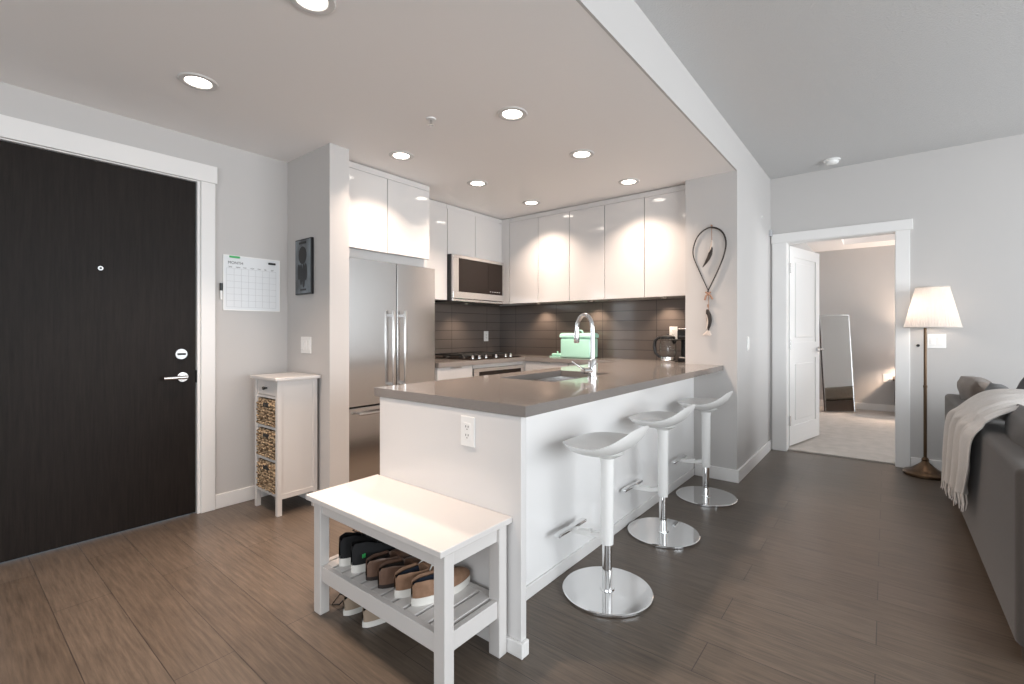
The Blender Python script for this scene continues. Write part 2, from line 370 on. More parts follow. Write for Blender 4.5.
# ============================================================ LIGHT FITTINGS
pots = [(-2.68, .715, 'above the entry door, nearest the front door'), (-1.67, .77, 'cut by the top edge of the photo, above the shoe bench'),
        (-2.68, 1.98, 'in front of the refrigerator cabinet'), (-1.66, 1.975, 'above the near half of the island sink'),
        (-2.68, 2.78, 'in front of the microwave cabinets'), (-1.66, 2.765, 'above the far part of the island, middle of its row'),
        (-2.68, 3.55, 'nearest the inside kitchen corner'), (-1.66, 3.545, 'nearest the last white upper cabinet by the pillar')]
pot0 = None
for x, y, where in pots:
    lab = 'round recessed ceiling light ' + where
    if pot0 is None:
        pot0 = thing('ceiling_light', lab, 'ceiling light', (x, y, HL), 'recessed ceiling lights')
        MB().lathe([(.055, -.001), (.060, -.006), (.083, -.006), (.088, -.001), (.088, .0), (.055, .0)], (x, y, HL), 40, close=False).build('trim_ring', 'ring', pot0, smooth=40)
        MB().lathe([(.001, -.002), (.055, -.002)], (x, y, HL), 36, close=False).build('lens', 'lens', pot0)
    else: copy_thing(pot0, (x, y, HL), lab)
    d = bpy.data.lights.new('downlight', 'AREA'); d.shape = 'DISK'; d.size = .12; d.energy = POT_POWER*(1 if y > 1 else .8); d.color = POT_COLOR; d.spread = math.radians(112 if y > 1 else 84)
    o = bpy.data.objects.new('downlight', d); COL.objects.link(o); o.location = (x, y, HL-.008)
pk = None
for x, y, where in ((-2.95, 4.05, 'near the corner'), (-2.3, 4.05, 'above the mint bin'), (-1.55, 4.05, 'above the kettle'), (-3.45, 3.42, 'under the microwave')):
    z = 1.486 if x > -3.2 else 1.473
    lab = 'small round under-cabinet light ' + where
    if pk is None:
        pk = thing('under_cabinet_light', lab, 'cabinet light', (x, y, z), 'under-cabinet lights')
        MB().lathe([(.022, 0), (.032, -.004), (.034, .004), (.022, .004)], (x, y, z), 24, close=False).build('rim', 'steel2', pk, smooth=40)
        MB().lathe([(.001, 0), (.022, 0)], (x, y, z), 20, close=False).build('lens', 'puck', pk)
    else: copy_thing(pk, (x, y, z), lab)
    d = bpy.data.lights.new('puck_light', 'SPOT'); d.energy = 6; d.color = (1, .78, .6); d.spot_size = math.radians(120); d.spot_blend = .8; d.shadow_soft_size = .02
    o = bpy.data.objects.new('puck_light', d); COL.objects.link(o); o.location = (x, y+(.05 if x > -3.2 else 0), z-.012)
t = thing('sprinkler_head', 'small metal fire sprinkler on the kitchen ceiling', 'sprinkler', (-2.077, 1.726, HL))
MB().lathe([(.03, 0), (.028, -.006), (.012, -.008)], (-2.077, 1.726, HL), 24).build('escutcheon', 'trim', t, smooth=40)
MB().cyl((-2.077, 1.726, HL-.008), (-2.077, 1.726, HL-.035), .007).build('stem', 'steel2', t)
MB().lathe([(.016, -.035), (.016, -.038), (.002, -.038)], (-2.077, 1.726, HL), 16).build('deflector', 'steel2', t)
t = thing('smoke_detector', 'round white smoke detector on the stippled ceiling', 'smoke detector', (-.349, 4.9, HH))
MB().lathe([(.065, 0), (.065, -.012), (.055, -.014)], (-.349, 4.9, HH), 32).build('base', 'plastic', t, smooth=30)
MB().lathe([(.052, -.012), (.05, -.03), (.035, -.04), (.002, -.042)], (-.349, 4.9, HH), 32).build('cover', 'plastic', t, smooth=50)

# ============================================================ KITCHEN
def front(parent, name, axis, at, a0, a1, z0, z1, m='gloss', th=.019, g=.0028):
    mb = MB()
    if axis == 'x': mb.box(at-th, at, a0+g, a1-g, z0, z1, .0015, 1)      # faces +x
    else: mb.box(a0+g, a1-g, at, at+th, z0, z1, .0015, 1)               # faces -y
    return mb.build(name, m, parent)
G_UP = 'white gloss wall cabinets'
xs = [-3.225, -2.838, -2.453, -2.063, -1.668, -1.287]
lab = ['beside the inside corner next to the microwave', 'second from the inside corner', 'middle of the five along the rear wall', 'second from the pillar', 'last one, against the pillar wall']
for i in range(5):
    t = thing('wall_cabinet', 'tall white gloss upper cabinet ' + lab[i], 'cabinet', ((xs[i]+xs[i+1])/2, 4.1, 1.49), G_UP)
    B1(xs[i]+.0005, xs[i+1]-.0005, 3.93, YB-.001, 1.49, 2.386).build('body', 'satin', t)
    B1(xs[i]+.0005, xs[i+1]-.0005, 3.893, 3.915, 2.388, 2.433).build('crown_strip', 'gloss', t)
    front(t, 'door', 'y', 3.885, xs[i], xs[i+1], 1.488, 2.384)
t = thing('wall_cabinet', 'slim white gloss upper cabinet between refrigerator and microwave', 'cabinet', (-3.5, 2.8, 1.49), G_UP)
B1(XK+.001, -3.375, 2.60, 3.039, 1.49, 2.386).build('body', 'satin', t); B1(-3.365, -3.338, 2.60, 3.039, 2.388, 2.433).build('crown_strip', 'gloss', t)
front(t, 'door', 'x', -3.325, 2.60, 3.041, 1.488, 2.384)
t = thing('wall_cabinet', 'short two-door white gloss cabinet directly above the microwave', 'cabinet', (-3.5, 3.42, 1.94), G_UP)
B1(XK+.001, -3.375, 3.043, 3.885, 1.945, 2.386).build('body', 'satin', t); B1(-3.365, -3.338, 3.043, 3.885, 2.388, 2.433).build('crown_strip', 'gloss', t)
front(t, 'door', 'x', -3.325, 3.043, 3.441, 1.943, 2.384); front(t, 'door', 'x', -3.325, 3.441, 3.828, 1.943, 2.384)
front(t, 'filler_panel', 'x', -3.333, 3.83, 3.885, 1.49, 2.384)
B1(-3.344, -3.228, 3.885, 3.905, 1.49, 2.433).build('corner_filler', 'gloss', t)
t = thing('fridge_cabinet', 'deep two-door white gloss cabinet above the steel refrigerator', 'cabinet', (-3.3, 2.12, 1.75), G_UP)
B1(XK+.001, -3.085, 1.69, 2.565, 1.735, 2.386).build('body', 'gloss', t); B1(-3.075, -3.046, 1.69, 2.565, 2.388, 2.433).build('crown_strip', 'gloss', t)
front(t, 'door', 'x', -3.04, 1.69, 2.128, 1.80, 2.384); front(t, 'door', 'x', -3.04, 2.128, 2.563, 1.80, 2.384)
# microwave (over the range)
t = thing('microwave', 'stainless over-the-range microwave with dark glass door', 'microwave', (-3.45, 3.42, 1.475))
B1(XK+.01, -3.282, 3.046, 3.826, 1.475, 1.94, .003).build('body', 'black', t)
f_ = MB()
f_.box(-3.281, -3.255, 3.052, 3.822, 1.508, 1.575, .003).box(-3.281, -3.255, 3.052, 3.822, 1.905, 1.936, .003).box(-3.281, -3.255, 3.052, 3.128, 1.575, 1.905).box(-3.281, -3.255, 3.80, 3.822, 1.575, 1.905)
f_.build('front_frame', 'steel2', t)
B1(-3.281, -3.257, 3.128, 3.565, 1.575, 1.905).build('door_window', 'glassblack', t)
cp = B1(-3.281, -3.257, 3.568, 3.80, 1.575, 1.905).build('control_panel', 'glassblack', t)
pl = MB()
for k in range(5): pl.box(-3.2568, -3.2562, 3.595+k*.036, 3.613+k*.036, 1.60, 1.606)
pl.build('key_markings', 'ink', cp)
B1(-3.281, -3.262, 3.052, 3.822, 1.48, 1.505, .004).build('vent_lip', 'steel2', t)
# refrigerator
t = thing('refrigerator', 'stainless French-door refrigerator with bottom freezer drawer', 'refrigerator', (-3.3, 2.14, 0))
B1(XK+.02, -3.02, 1.735, 2.548, .02, 1.70).build('cabinet', 'dark_gap', t)
for y0, y1, hy_ in ((1.738, 2.149, 2.094), (2.158, 2.55, 2.205)):
    dr = B1(-3.018, -2.96, y0, y1, .638, 1.712, .001).build('door', 'steel', t)
    if y0 < 2: B1(-3.018, -2.9592, 1.732, 1.7375, .1, 1.712).build('edge_shade_strip', 'black', t); B1(-3.01, -2.9605, 2.1495, 2.1575, .638, 1.705).build('gap_shade_strip', 'black', t)  # added black strips stand in for shade on the door side and in the gap
    hb = B1(-2.922, -2.906, hy_-.011, hy_+.011, .74, 1.345, .004)
    for z in (.78, 1.305): hb.box(-2.962, -2.918, hy_-.008, hy_+.008, z-.01, z+.01)
    hb.build('handle', 'steel2', dr, smooth=40)
dr = B1(-3.018, -2.96, 1.738, 2.55, .1, .626, .003).build('freezer_drawer', 'steel', t)
hb = B1(-2.922, -2.906, 1.79, 2.5, .575, .593, .004)
for y in (1.83, 2.45): hb.box(-2.962, -2.918, y-.01, y+.01, .576, .592)
hb.build('handle', 'steel2', dr, smooth=40)
B1(-3.0, -2.99, 1.75, 2.54, .02, .095).build('kick_grille', 'black', t)
# base cabinets
G_B = 'white gloss base cabinets'
t = thing('base_cabinet', 'white drawer cabinet between refrigerator and oven', 'cabinet', (-3.3, 2.8, 0), G_B)
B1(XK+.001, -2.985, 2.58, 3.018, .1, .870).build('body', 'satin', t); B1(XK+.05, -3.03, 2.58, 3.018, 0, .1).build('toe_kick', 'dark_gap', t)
for z0, z1 in ((.105, .46), (.463, .70), (.703, .868)):
    dr = front(t, 'drawer', 'x', -2.965, 2.582, 3.018, z0, z1); B1(-2.966, -2.953, 2.73, 2.87, z1-.012, z1-.004).build('edge_pull', 'steel2', dr)
t = thing('oven', 'built-in stainless oven with black glass below the cooktop', 'oven', (-3.3, 3.41, 0))
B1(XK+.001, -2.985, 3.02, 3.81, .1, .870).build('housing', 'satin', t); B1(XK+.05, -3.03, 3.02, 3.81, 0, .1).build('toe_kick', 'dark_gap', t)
B1(-2.984, -2.967, 3.022, 3.798, .838, .868).build('filler_strip', 'gloss', t)
f_ = MB().box(-2.984, -2.957, 3.03, 3.79, .80, .834, .003).box(-2.984, -2.957, 3.03, 3.10, .2, .80).box(-2.984, -2.957, 3.745, 3.79, .2, .80).box(-2.984, -2.957, 3.1, 3.745, .2, .26)
f_.build('front_frame', 'steel2', t); B1(-2.984, -2.962, 3.1, 3.745, .26, .80).build('glass_door', 'glassblack', t)
hb = MB().tube([(-2.92, 3.12, .71), (-2.92, 3.72, .71)], .01, 14)
for y in (3.15, 3.69): hb.cyl((-2.962, y, .71), (-2.92, y, .71), .007)
hb.build('handle', 'steel2', t, smooth=40)
B1(-2.984, -2.956, 3.8105, 3.83, .105, .868).build('corner_filler', 'gloss', t)
for i, (x0, x1, lb) in enumerate(((-2.955, -2.42, 'nearest the oven corner'), (-2.42, -1.895, 'below the mint bin'))):
    t = thing('base_cabinet', 'white base cabinet on the rear wall ' + lb, 'cabinet', ((x0+x1)/2, 3.9, 0), G_B)
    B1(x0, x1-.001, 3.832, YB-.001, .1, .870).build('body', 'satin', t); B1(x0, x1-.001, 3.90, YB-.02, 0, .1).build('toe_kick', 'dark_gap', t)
    d = front(t, 'door', 'y', 3.812, x0, x1, .105, .868); B1((x0+x1)/2-.06, (x0+x1)/2+.06, 3.803, 3.814, .858, .866).build('edge_pull', 'steel2', d)
# island: end wall, long side panel, carcass, baseboards
t = thing('kitchen_island', 'white island with panelled long side and end wall', 'kitchen island', (-1.45, 2.5, 0))
B1(-1.852, -1.003, 1.205, 1.236, 0, .870, .002).build('end_wall', 'satin', t)
sp = MB()
for a, b in ((1.237, 3.8135),): sp.box(-1.229, -1.21, a, b, .06, .870)
sp.build('side_panel', 'panel', t)
MB().box(-1.857, -.99, 1.193, 1.2045, 0, .055, .003).box(-1.0025, -.99, 1.2045, 1.236, 0, .055, .003).box(-1.222, -1.201, 1.237, 3.80, 0, .058, .003).build('baseboard', 'trim', t)
ca = MB().box(-1.85, -1.23, 1.237, 1.90, .1, .870).box(-1.85, -1.23, 2.64, 3.81, .1, .870).box(-1.85, -1.23, 1.90, 2.64, .1, .62)
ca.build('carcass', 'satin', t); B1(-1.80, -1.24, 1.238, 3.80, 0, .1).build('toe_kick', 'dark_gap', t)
for k, (a, b) in enumerate(((1.24, 1.90), (1.90, 2.27), (2.27, 2.64), (2.64, 3.78))):
    B1(-1.872, -1.851, a+.002, b-.002, .105, .865, .0015).build('door', 'gloss', t)
# continuous worktop (cells so that the sink has a true cut-out)
def slab(xb, yb, inside, z0, z1):
    mb = MB(); bm = mb.bm; V = {}
    def vt(i, j, z):
        if (i, j, z) not in V: V[(i, j, z)] = bm.verts.new((xb[i], yb[j], z))
        return V[(i, j, z)]
    cells = {(i, j) for i in range(len(xb)-1) for j in range(len(yb)-1) if inside((xb[i]+xb[i+1])/2, (yb[j]+yb[j+1])/2)}
    for i, j in cells:
        for z in (z0, z1): bm.faces.new((vt(i, j, z), vt(i+1, j, z), vt(i+1, j+1, z), vt(i, j+1, z)))
        for (di, dj), (a, b) in {(-1, 0): ((0, 0), (0, 1)), (1, 0): ((1, 0), (1, 1)), (0, -1): ((0, 0), (1, 0)), (0, 1): ((0, 1), (1, 1))}.items():
            if (i+di, j+dj) not in cells:
                bm.faces.new((vt(i+a[0], j+a[1], z0), vt(i+b[0], j+b[1], z0), vt(i+b[0], j+b[1], z1), vt(i+a[0], j+a[1], z1)))
    return mb
SX0, SX1, SY0, SY1 = -1.73, -1.35, 1.935, 2.605
def in_top(x, y):
    if SX0 < x < SX1 and SY0 < y < SY1: return False
    return (x < -2.94 and y > 2.575) or (y > 3.79 and x < -1.283) or (-1.89 < x < -.98 and y < 3.815)
o = slab([XK+.009, -2.94, -1.89, SX0, SX1, -1.283, -.98], [1.2, SY0, 2.575, SY1, 3.79, 3.8135, YB-.009], in_top, .872, .912).build('worktop', 'counter')
tag(o, 'grey quartz worktop over the island and the rear counters', 'worktop')
# sink
t = thing('sink', 'stainless double-bowl sink set into the island worktop', 'sink', ((SX0+SX1)/2, 2.27, .66))
for y0, y1 in ((SY0-.01, 2.255), (2.285, SY1+.01)):
    bw = MB(); x0, x1 = SX0-.01, SX1+.01; z0, z1 = .68, .870
    bm = bw.bm
    def ring(ins, z): return [bm.verts.new(p) for p in ((x0+ins, y0+ins, z), (x1-ins, y0+ins, z), (x1-ins, y1-ins, z), (x0+ins, y1-ins, z))]
    R = [ring(0, z1), ring(.006, z0+.03), ring(.03, z0)]
    for A, C in zip(R, R[1:]):
        for k in range(4): bm.faces.new((A[k], A[(k+1) % 4], C[(k+1) % 4], C[k]))
    bm.faces.new(R[-1])
    b_ = bw.build('bowl', 'steel2', t, solidify=.002)
    MB().lathe([(.04, 0), (.036, .003), (.01, .001)], ((x0+x1)/2, (y0+y1)/2, z0+.002), 24).build('drain', 'chrome', b_, smooth=40)
B1(SX0-.008, SX1+.008, 2.256, 2.284, .81, .866, .006).build('divider', 'steel2', t)
# faucet
fx, fy = -1.30, 2.27
t = thing('faucet', 'tall chrome gooseneck kitchen faucet behind the island sink', 'faucet', (fx, fy, .912))
MB().lathe([(.03, 0), (.03, .008), (.024, .012), (.024, .1), (.02, .106), (.0135, .112)], (fx, fy, .912), 28).build('body', 'chrome', t, smooth=40)
pts = [(fx, fy, 1.0), (fx, fy, 1.19)]
for k in range(1, 15):
    a = PI*k/14; pts.append((fx-.052+.052*math.cos(a), fy, 1.19+.088*math.sin(a)))
pts.append((fx-.104, fy, 1.17))
MB().tube(pts, .0125, 16).build('spout', 'chrome', t, smooth=60)
MB().tube([(fx-.104, fy, 1.185), (fx-.105, fy, 1.165), (fx-.107, fy, 1.12), (fx-.107, fy, 1.112)], [.0145, .0165, .0165, .013], 18).build('spray_head', 'steel2', t, smooth=40)
lv = MB().tube([(fx, fy, .955), (fx-.02, fy-.075, .955)], .019, 20).build('valve', 'chrome', t, smooth=40)
MB().tube([(fx-.018, fy-.07, .962), (fx-.075, fy-.105, 1.01)], [.005, .004], 10).build('lever', 'chrome', lv, smooth=40)
# cooktop
t = thing('cooktop', 'black gas cooktop with chrome knobs and cast grates', 'cooktop', (-3.33, 3.43, .912))
B1(-3.60, -3.0, 3.05, 3.81, .9125, .924, .004).build('plate', 'glassblack', t)
for yy in (3.18, 3.43, 3.68):
    g = MB(); a, b = yy-.115, yy+.115
    for xx in (-3.58, -3.355, -3.15): g.box(xx-.006, xx+.006, a, b, .942, .957, .002)
    for y2 in (a+.006, yy, b-.006): g.box(-3.58, -3.15, y2-.006, y2+.006, .942, .957, .002)
    for xx in (-3.575, -3.155):
        for y2 in (a+.01, b-.01): g.box(xx-.006, xx+.006, y2-.006, y2+.006, .924, .944)
    g.build('grate', 'iron', t)
    for xx in (-3.47, -3.25): MB().lathe([(.045, 0), (.042, .01), (.03, .012), (.028, .017), (.002, .018)], (xx, yy, .924), 24).build('burner', 'iron', t, smooth=40)
for yy in (3.10, 3.19, 3.29, 3.44, 3.59, 3.67):
    MB().lathe([(.02, 0), (.02, .004), (.014, .006), (.015, .028), (.002, .03)], (-3.04, yy, .924), 20).build('knob', 'chrome', t, smooth=40)
# bread bin, butter dish, kettle, coffee maker
t = thing('bread_bin', 'mint green enamel bread bin with curved lid', 'bread bin', (-2.42, 4.02, .912))
bx0, bx1, by0, by1 = -2.60, -2.253, 3.94, 4.12
B1(bx0, bx1, by0, by1, .9125, 1.115, .02, 4).build('body', 'mint', t, smooth=40)
poly = [(by0-.004, 1.118), (by0-.004, 1.142)] + [((by0+by1)/2-(by1-by0+.008)/2*math.cos(PI*k/12), 1.142+.026*math.sin(PI*k/12)) for k in range(1, 12)] + [(by1+.004, 1.142), (by1+.004, 1.118)]
ld = MB().prism(poly, 'x', bx0-.004, bx1+.004); bmesh.ops.bevel(ld.bm, geom=[e for e in ld.bm.edges], offset=.004, segments=2, affect='EDGES')
ld = ld.build('lid', 'mint', t, smooth=40)
xm = (bx0+bx1)/2
MB().tube([(xm-.045, 4.03, 1.162), (xm-.035, 4.03, 1.186), (xm-.012, 4.03, 1.193), (xm+.012, 4.03, 1.193), (xm+.035, 4.03, 1.186), (xm+.045, 4.03, 1.162)], .009, 12).build('handle', 'mint', ld, smooth=60)
t = thing('butter_dish', 'small mint green butter dish beside the bread bin', 'butter dish', (-2.69, 4.03, .912))
B1(-2.765, -2.615, 3.99, 4.08, .9125, .922, .004).build('plate', 'mint', t)
b = MB(); b.box(-2.75, -2.63, 4.0, 4.07, .923, .952, .014, 3); b.build('cover', 'mint', t, smooth=50)
MB().lathe([(.006, 0), (.006, .008), (.012, .014), (.006, .022), (.001, .023)], (-2.69, 4.035, .95), 16).build('knob', 'mint', t, smooth=50)
kx, ky = -1.492, 3.99
t = thing('electric_kettle', 'glass electric kettle with black lid and handle', 'kettle', (kx, ky, .912))
MB().lathe([(.072, .0005), (.074, .012), (.066, .02), (.064, .045), (.002, .045)], (kx, ky, .912), 36).build('base', 'steel2', t, smooth=40)
MB().lathe([(.066, .046), (.073, .07), (.071, .15), (.058, .205), (.056, .205), (.069, .15), (.071, .07), (.063, .05), (.001, .05)], (kx, ky, .912), 36, close=False).build('glass_body', 'glass', t, smooth=50)
MB().lathe([(.061, .203), (.064, .21), (.06, .225), (.03, .236), (.012, .238), (.012, .247), (.002, .248)], (kx, ky, .912), 36).build('lid', 'black', t, smooth=40)
MB().tube([(kx-.05, ky-.01, 1.13), (kx-.085, ky-.012, 1.122), (kx-.112, ky-.014, 1.10), (kx-.12, ky-.014, 1.05), (kx-.108, ky-.014, .985), (kx-.07, ky-.01, .95)], [.012, .013, .014, .014, .013, .01], 12).build('handle', 'black', t, smooth=60)
MB().tube([(kx+.05, ky-.005, 1.085), (kx+.075, ky-.008, 1.098)], [.018, .011], 12).build('spout', 'black', t, smooth=50)
t = thing('coffee_maker', 'slim black coffee maker beside the kettle against the pillar wall', 'coffee maker', (-1.36, 4.08, .912))
B1(-1.412, -1.292, 4.0, 4.19, .9125, .947, .008).build('base', 'black', t)
B1(-1.412, -1.292, 4.09, 4.19, .947, 1.16, .008).build('tower', 'black', t)
hd = B1(-1.412, -1.292, 3.99, 4.19, 1.11, 1.195, .014, 3).build('brew_head', 'black', t, smooth=50)
B1(-1.405, -1.299, 3.986, 4.19, 1.197, 1.212, .006).build('lid', 'steel2', t)
B1(-1.395, -1.31, 3.986, 3.99, 1.14, 1.142).build('control_strip', 'steel2', hd)
B1(-1.40, -1.305, 4.005, 4.085, .948, .957, .003).build('drip_tray', 'steel2', t)

# ============================================================ OUTLETS AND SWITCHES
def plate(name, lb, cat, axis, at, a, z, w, h, kind, n=1, group='wall outlets and switches'):
    def bx(mb, p0, p1, q0, q1, d0, d1, bev=0):
        if axis == '-y': mb.box(p0, p1, at-d1, at-d0, q0, q1, bev)
        else: mb.box(at+d0, at+d1, p0, p1, q0, q1, bev)
        return mb
    loc = (a, at, z) if axis == '-y' else (at, a, z)
    t = thing(name, lb, cat, loc, group)
    bx(MB(), a-w/2, a+w/2, z-h/2, z+h/2, 0, .006, .002).build('cover_plate', 'plastic', t)
    for k in range(n):
        c = a+(k-(n-1)/2)*.046
        if kind == 'switch': bx(MB(), c-.0165, c+.0165, z-.033, z+.033, .006, .010, .0015).build('rocker', 'plastic', t)
        else:
            r = bx(MB(), c-.0165, c+.0165, z-.034, z+.034, .006, .008, .001).build('receptacle', 'plastic', t)
            sl = MB()
            for zz in (z-.017, z+.017):
                bx(sl, c-.008, c-.005, zz-.001, zz+.007, .008, .0086); bx(sl, c+.005, c+.008, zz-.001, zz+.007, .008, .0086)
                bx(sl, c-.002, c+.002, zz-.010, zz-.006, .008, .0086)
            sl.build('slots', 'dark_gap', r)
    return t
plate('light_switch', 'triple white light switch below the framed picture', 'light switch', '-y', YS, -3.18, 1.085, .138, .118, 'switch', 3)
plate('light_switch', 'white light switch on the pillar side near the bedroom doorway', 'light switch', 'x', XP, 4.18, 1.08, .075, .118, 'switch', 1)
plate('light_switch', 'white double light switch behind the floor lamp pole', 'light switch', '-y', YF, .36, 1.10, .118, .118, 'switch', 2)
plate('wall_outlet', 'white outlet on the island end wall above the bench', 'outlet', '-y', 1.205, -1.268, .784, .075, .118, 'outlet')
plate('wall_outlet', 'white outlet on the tiles behind the cooktop', 'outlet', 'x', XK+.008, 3.96, 1.127, .075, .118, 'outlet')
plate('wall_outlet', 'white outlet on the tiles above the kettle', 'outlet', '-y', YB-.008, -1.52, 1.168, .075, .118, 'outlet')
plate('wall_outlet', 'white outlet low on the bedroom wall', 'outlet', '-y', 8.65, .04, .5, .09, .118, 'outlet')
o = MB().lathe([(.012, 0), (.010, .008), (.002, .01)], n=16).xf(Matrix.Translation((.243, YF, 1.062)) @ Matrix.Rotation(PI/2, 4, 'X')).build('wall_hook', 'iron', smooth=40)
tag(o, 'tiny dark wall hook beside the floor lamp shade', 'hook')
o = MB().lathe([(.012, 0), (.012, .006), (.002, .008)], n=16).xf(Matrix.Translation((XP, 4.75, 2.256)) @ Matrix.Rotation(PI/2, 4, 'Y')).build('wall_sensor', 'plastic', smooth=40)
tag(o, 'tiny round white sensor high on the pillar side', 'sensor')
o = MB().box(XP-.0, XP+.022, 5.085, 5.135, 2.13, 2.19, .003).build('door_chime', 'ink'); tag(o, 'small grey chime box beside the bedroom door casing', 'chime')

# ============================================================ ENTRY WALL ITEMS
t = thing('wall_calendar', 'white dry-erase month calendar on the entry wall', 'calendar', (XW, 1.29, 1.325))
cy0, cy1, cz0, cz1 = 1.106, 1.476, 1.329, 1.697
B1(XW, XW+.008, cy0, cy1, cz0, cz1, .002).build('board', 'board', t)
fr = MB()
for a in ((cy0-.003, cy1+.003, cz0-.004, cz0+.002), (cy0-.003, cy1+.003, cz1-.002, cz1+.004)): fr.box(XW, XW+.010, *a)
for y in (cy0-.003, cy1-.003): fr.box(XW, XW+.010, y, y+.006, cz0, cz1)
fr.build('frame', 'plastic', t)
gl = MB(); ya, yb_, za, zb = cy0+.018, cy1-.025, cz0+.02, cz1-.085
for k in range(8): y = ya+(yb_-ya)*k/7; gl.box(XW+.008, XW+.0084, y-.0008, y+.0008, za, zb)
for k in range(7): z = za+(zb-za)*k/6; gl.box(XW+.008, XW+.0084, ya, yb_, z-.0008, z+.0008)
gl.build('grid_lines', 'ink', t)
RX = Matrix(((0, 0, 1, 0), (1, 0, 0, 0), (0, 1, 0, 0), (0, 0, 0, 1)))     # text plane -> faces +x, reads along +y
text_mesh('heading', 'MONTH', .026, Matrix.Translation((XW+.0084, cy0+.026, cz1-.055)) @ RX, 'inkdark', t)
dn = ['SUN', 'MON', 'TUE', 'WED', 'THU', 'FRI', 'SAT']
for k in range(7): text_mesh('day_name', dn[k], .011, Matrix.Translation((XW+.0084, ya+(yb_-ya)*k/7+.012, zb+.006)) @ RX, 'inkdark', t)
o = B1(XW+.008, XW+.016, cy0+.035, cy0+.10, cz1-.014, cz1+.0, .002).build('magnet', 'green'); tag(o, 'green magnet strip at the top of the calendar', 'magnet')
o = B1(XW+.008, XW+.018, cy0+.29, cy0+.34, cz1-.035, cz1-.02, .003).build('magnet', 'black'); tag(o, 'black magnet strip at the top of the calendar', 'magnet')
t = thing('marker', 'white marker with black cap clipped to the calendar side', 'marker', (XW+.012, cy0-.016, 1.40))
MB().cyl((XW+.012, cy0-.016, 1.395), (XW+.012, cy0-.016, 1.455), .008, 16).build('barrel', 'plastic', t, smooth=40)
MB().cyl((XW+.012, cy0-.016, 1.455), (XW+.012, cy0-.016, 1.505), .0095, 16).build('cap', 'black', t, smooth=40)
# framed dark picture on the stub wall
t = thing('framed_picture', 'narrow dark framed picture of a feathered hoop', 'picture', (-3.17, YS, 1.45))
px0, px1, pz0, pz1 = -3.301, -3.077, 1.444, 1.836
B1(px0, px1, YS-.02, YS-.001, pz0, pz1, .002).build('frame', 'artdark', t)
cv = B1(px0+.008, px1-.008, YS-.0215, YS-.02, pz0+.008, pz1-.008).build('print', 'artback', t)
pc = MB(); cxm = (px0+px1)/2-.005
def disc(mb, cx, cz, rx, rz, y0, y1, n=24): mb.prism([(cx+rx*math.cos(2*PI*k/n), cz+rz*math.sin(2*PI*k/n)) for k in range(n)], 'y', y0, y1)
disc(pc, cxm, 1.72, .055, .062, YS-.023, YS-.0215)
for dx, l in ((-.05, .11), (-.02, .15), (.015, .17), (.045, .12)):
    disc(pc, cxm+dx, 1.66-l/2, .019, l/2, YS-.0228, YS-.0215)
pc.box(cxm-.05, cxm+.05, YS-.0226, YS-.0215, 1.80, 1.815); pc.box(cxm-.03, cxm+.05, YS-.0226, YS-.0215, 1.47, 1.483)
pc.build('motif', 'artdark', cv)
# storage tower with three baskets
t = thing('storage_tower', 'slim white storage tower with a drawer and basket shelves', 'cabinet', (-3.15, 1.40, 0))
X0, X1, Y0, Y1, HT = -3.322, -2.99, 1.25, 1.518, .866
for x in (X0, X1-.03):
    for y in (Y0, Y1-.03): B1(x, x+.03, y, y+.03, 0, HT-.0, .002).build('leg', 'white', t)
B1(X0-.022, X1+.022, Y0-.022, Y1+.012, HT, HT+.02, .003).build('top', 'white', t)
for x in (X0+.008, X1-.02): B1(x, x+.012, Y0+.03, Y1-.03, .13, HT).build('side_panel', 'white', t)
rl = MB()
for x in (X0+.002, X1-.024):
    for za in (.105, HT-.03): B1(x, x+.022, Y0+.03, Y1-.03, za, za+.03).build('rail', 'white', t)
B1(X0+.03, X1-.03, Y1-.02, Y1-.01, .11, HT).build('back_panel', 'white', t)
for z in (.118, .335, .545, .745): B1(X0+.02, X1-.02, Y0+.006, Y1-.02, z, z+.016).build('shelf', 'white', t)
B1(X0+.03, X1-.03, Y0+.006, Y0+.026, HT-.014, HT).build('header_rail', 'white', t)
dw = B1(X0+.033, X1-.033, Y0+.006, Y1-.03, .764, .853, .002).build('drawer', 'white', t)
MB().lathe([(.005, 0), (.005, .012), (.012, .02), (.01, .028), (.001, .03)], n=18).xf(Matrix.Translation((-3.15, Y0+.006, .81)) @ Matrix.Rotation(PI/2, 4, 'X')).build('knob', 'iron', dw, smooth=50)
for z0, z1, lb in ((.1345, .325, 'bottom'), (.3515, .535, 'middle'), (.5615, .735, 'top')):
    b = thing('wicker_basket', 'woven seagrass basket on the %s basket shelf of the white tower' % lb, 'basket', (-3.15, 1.38, z0), 'seagrass baskets in the tower')
    x0, x1, y0, y1 = X0+.036, X1-.036, Y0+.008, Y1-.03
    wv = MB()
    wv.box(x0, x1, y0, y0+.014, z0, z1, .005).box(x0, x1, y1-.014, y1, z0, z1, .005).box(x0, x0+.014, y0+.014, y1-.014, z0, z1).box(x1-.014, x1, y0+.014, y1-.014, z0, z1).box(x0+.014, x1-.014, y0+.014, y1-.014, z0, z0+.01)
    for zz in [z0+.012+k*.021 for k in range(int((z1-z0-.012)/.021))]:
        pts = [(x0+(x1-x0)*q/40, y0-.002+.005*math.sin(q*1.6+zz*150), zz+.004*math.sin(q*.8)) for q in range(41)]
        wv.tube(pts, .0085, 8)
    wv.build('weave', 'wicker', b, smooth=50)
    B1(-3.15-.04, -3.15+.04, y0-.014, y0+.002, z1-.052, z1-.022, .008, 3).build('hand_hole', 'dark_gap', b)

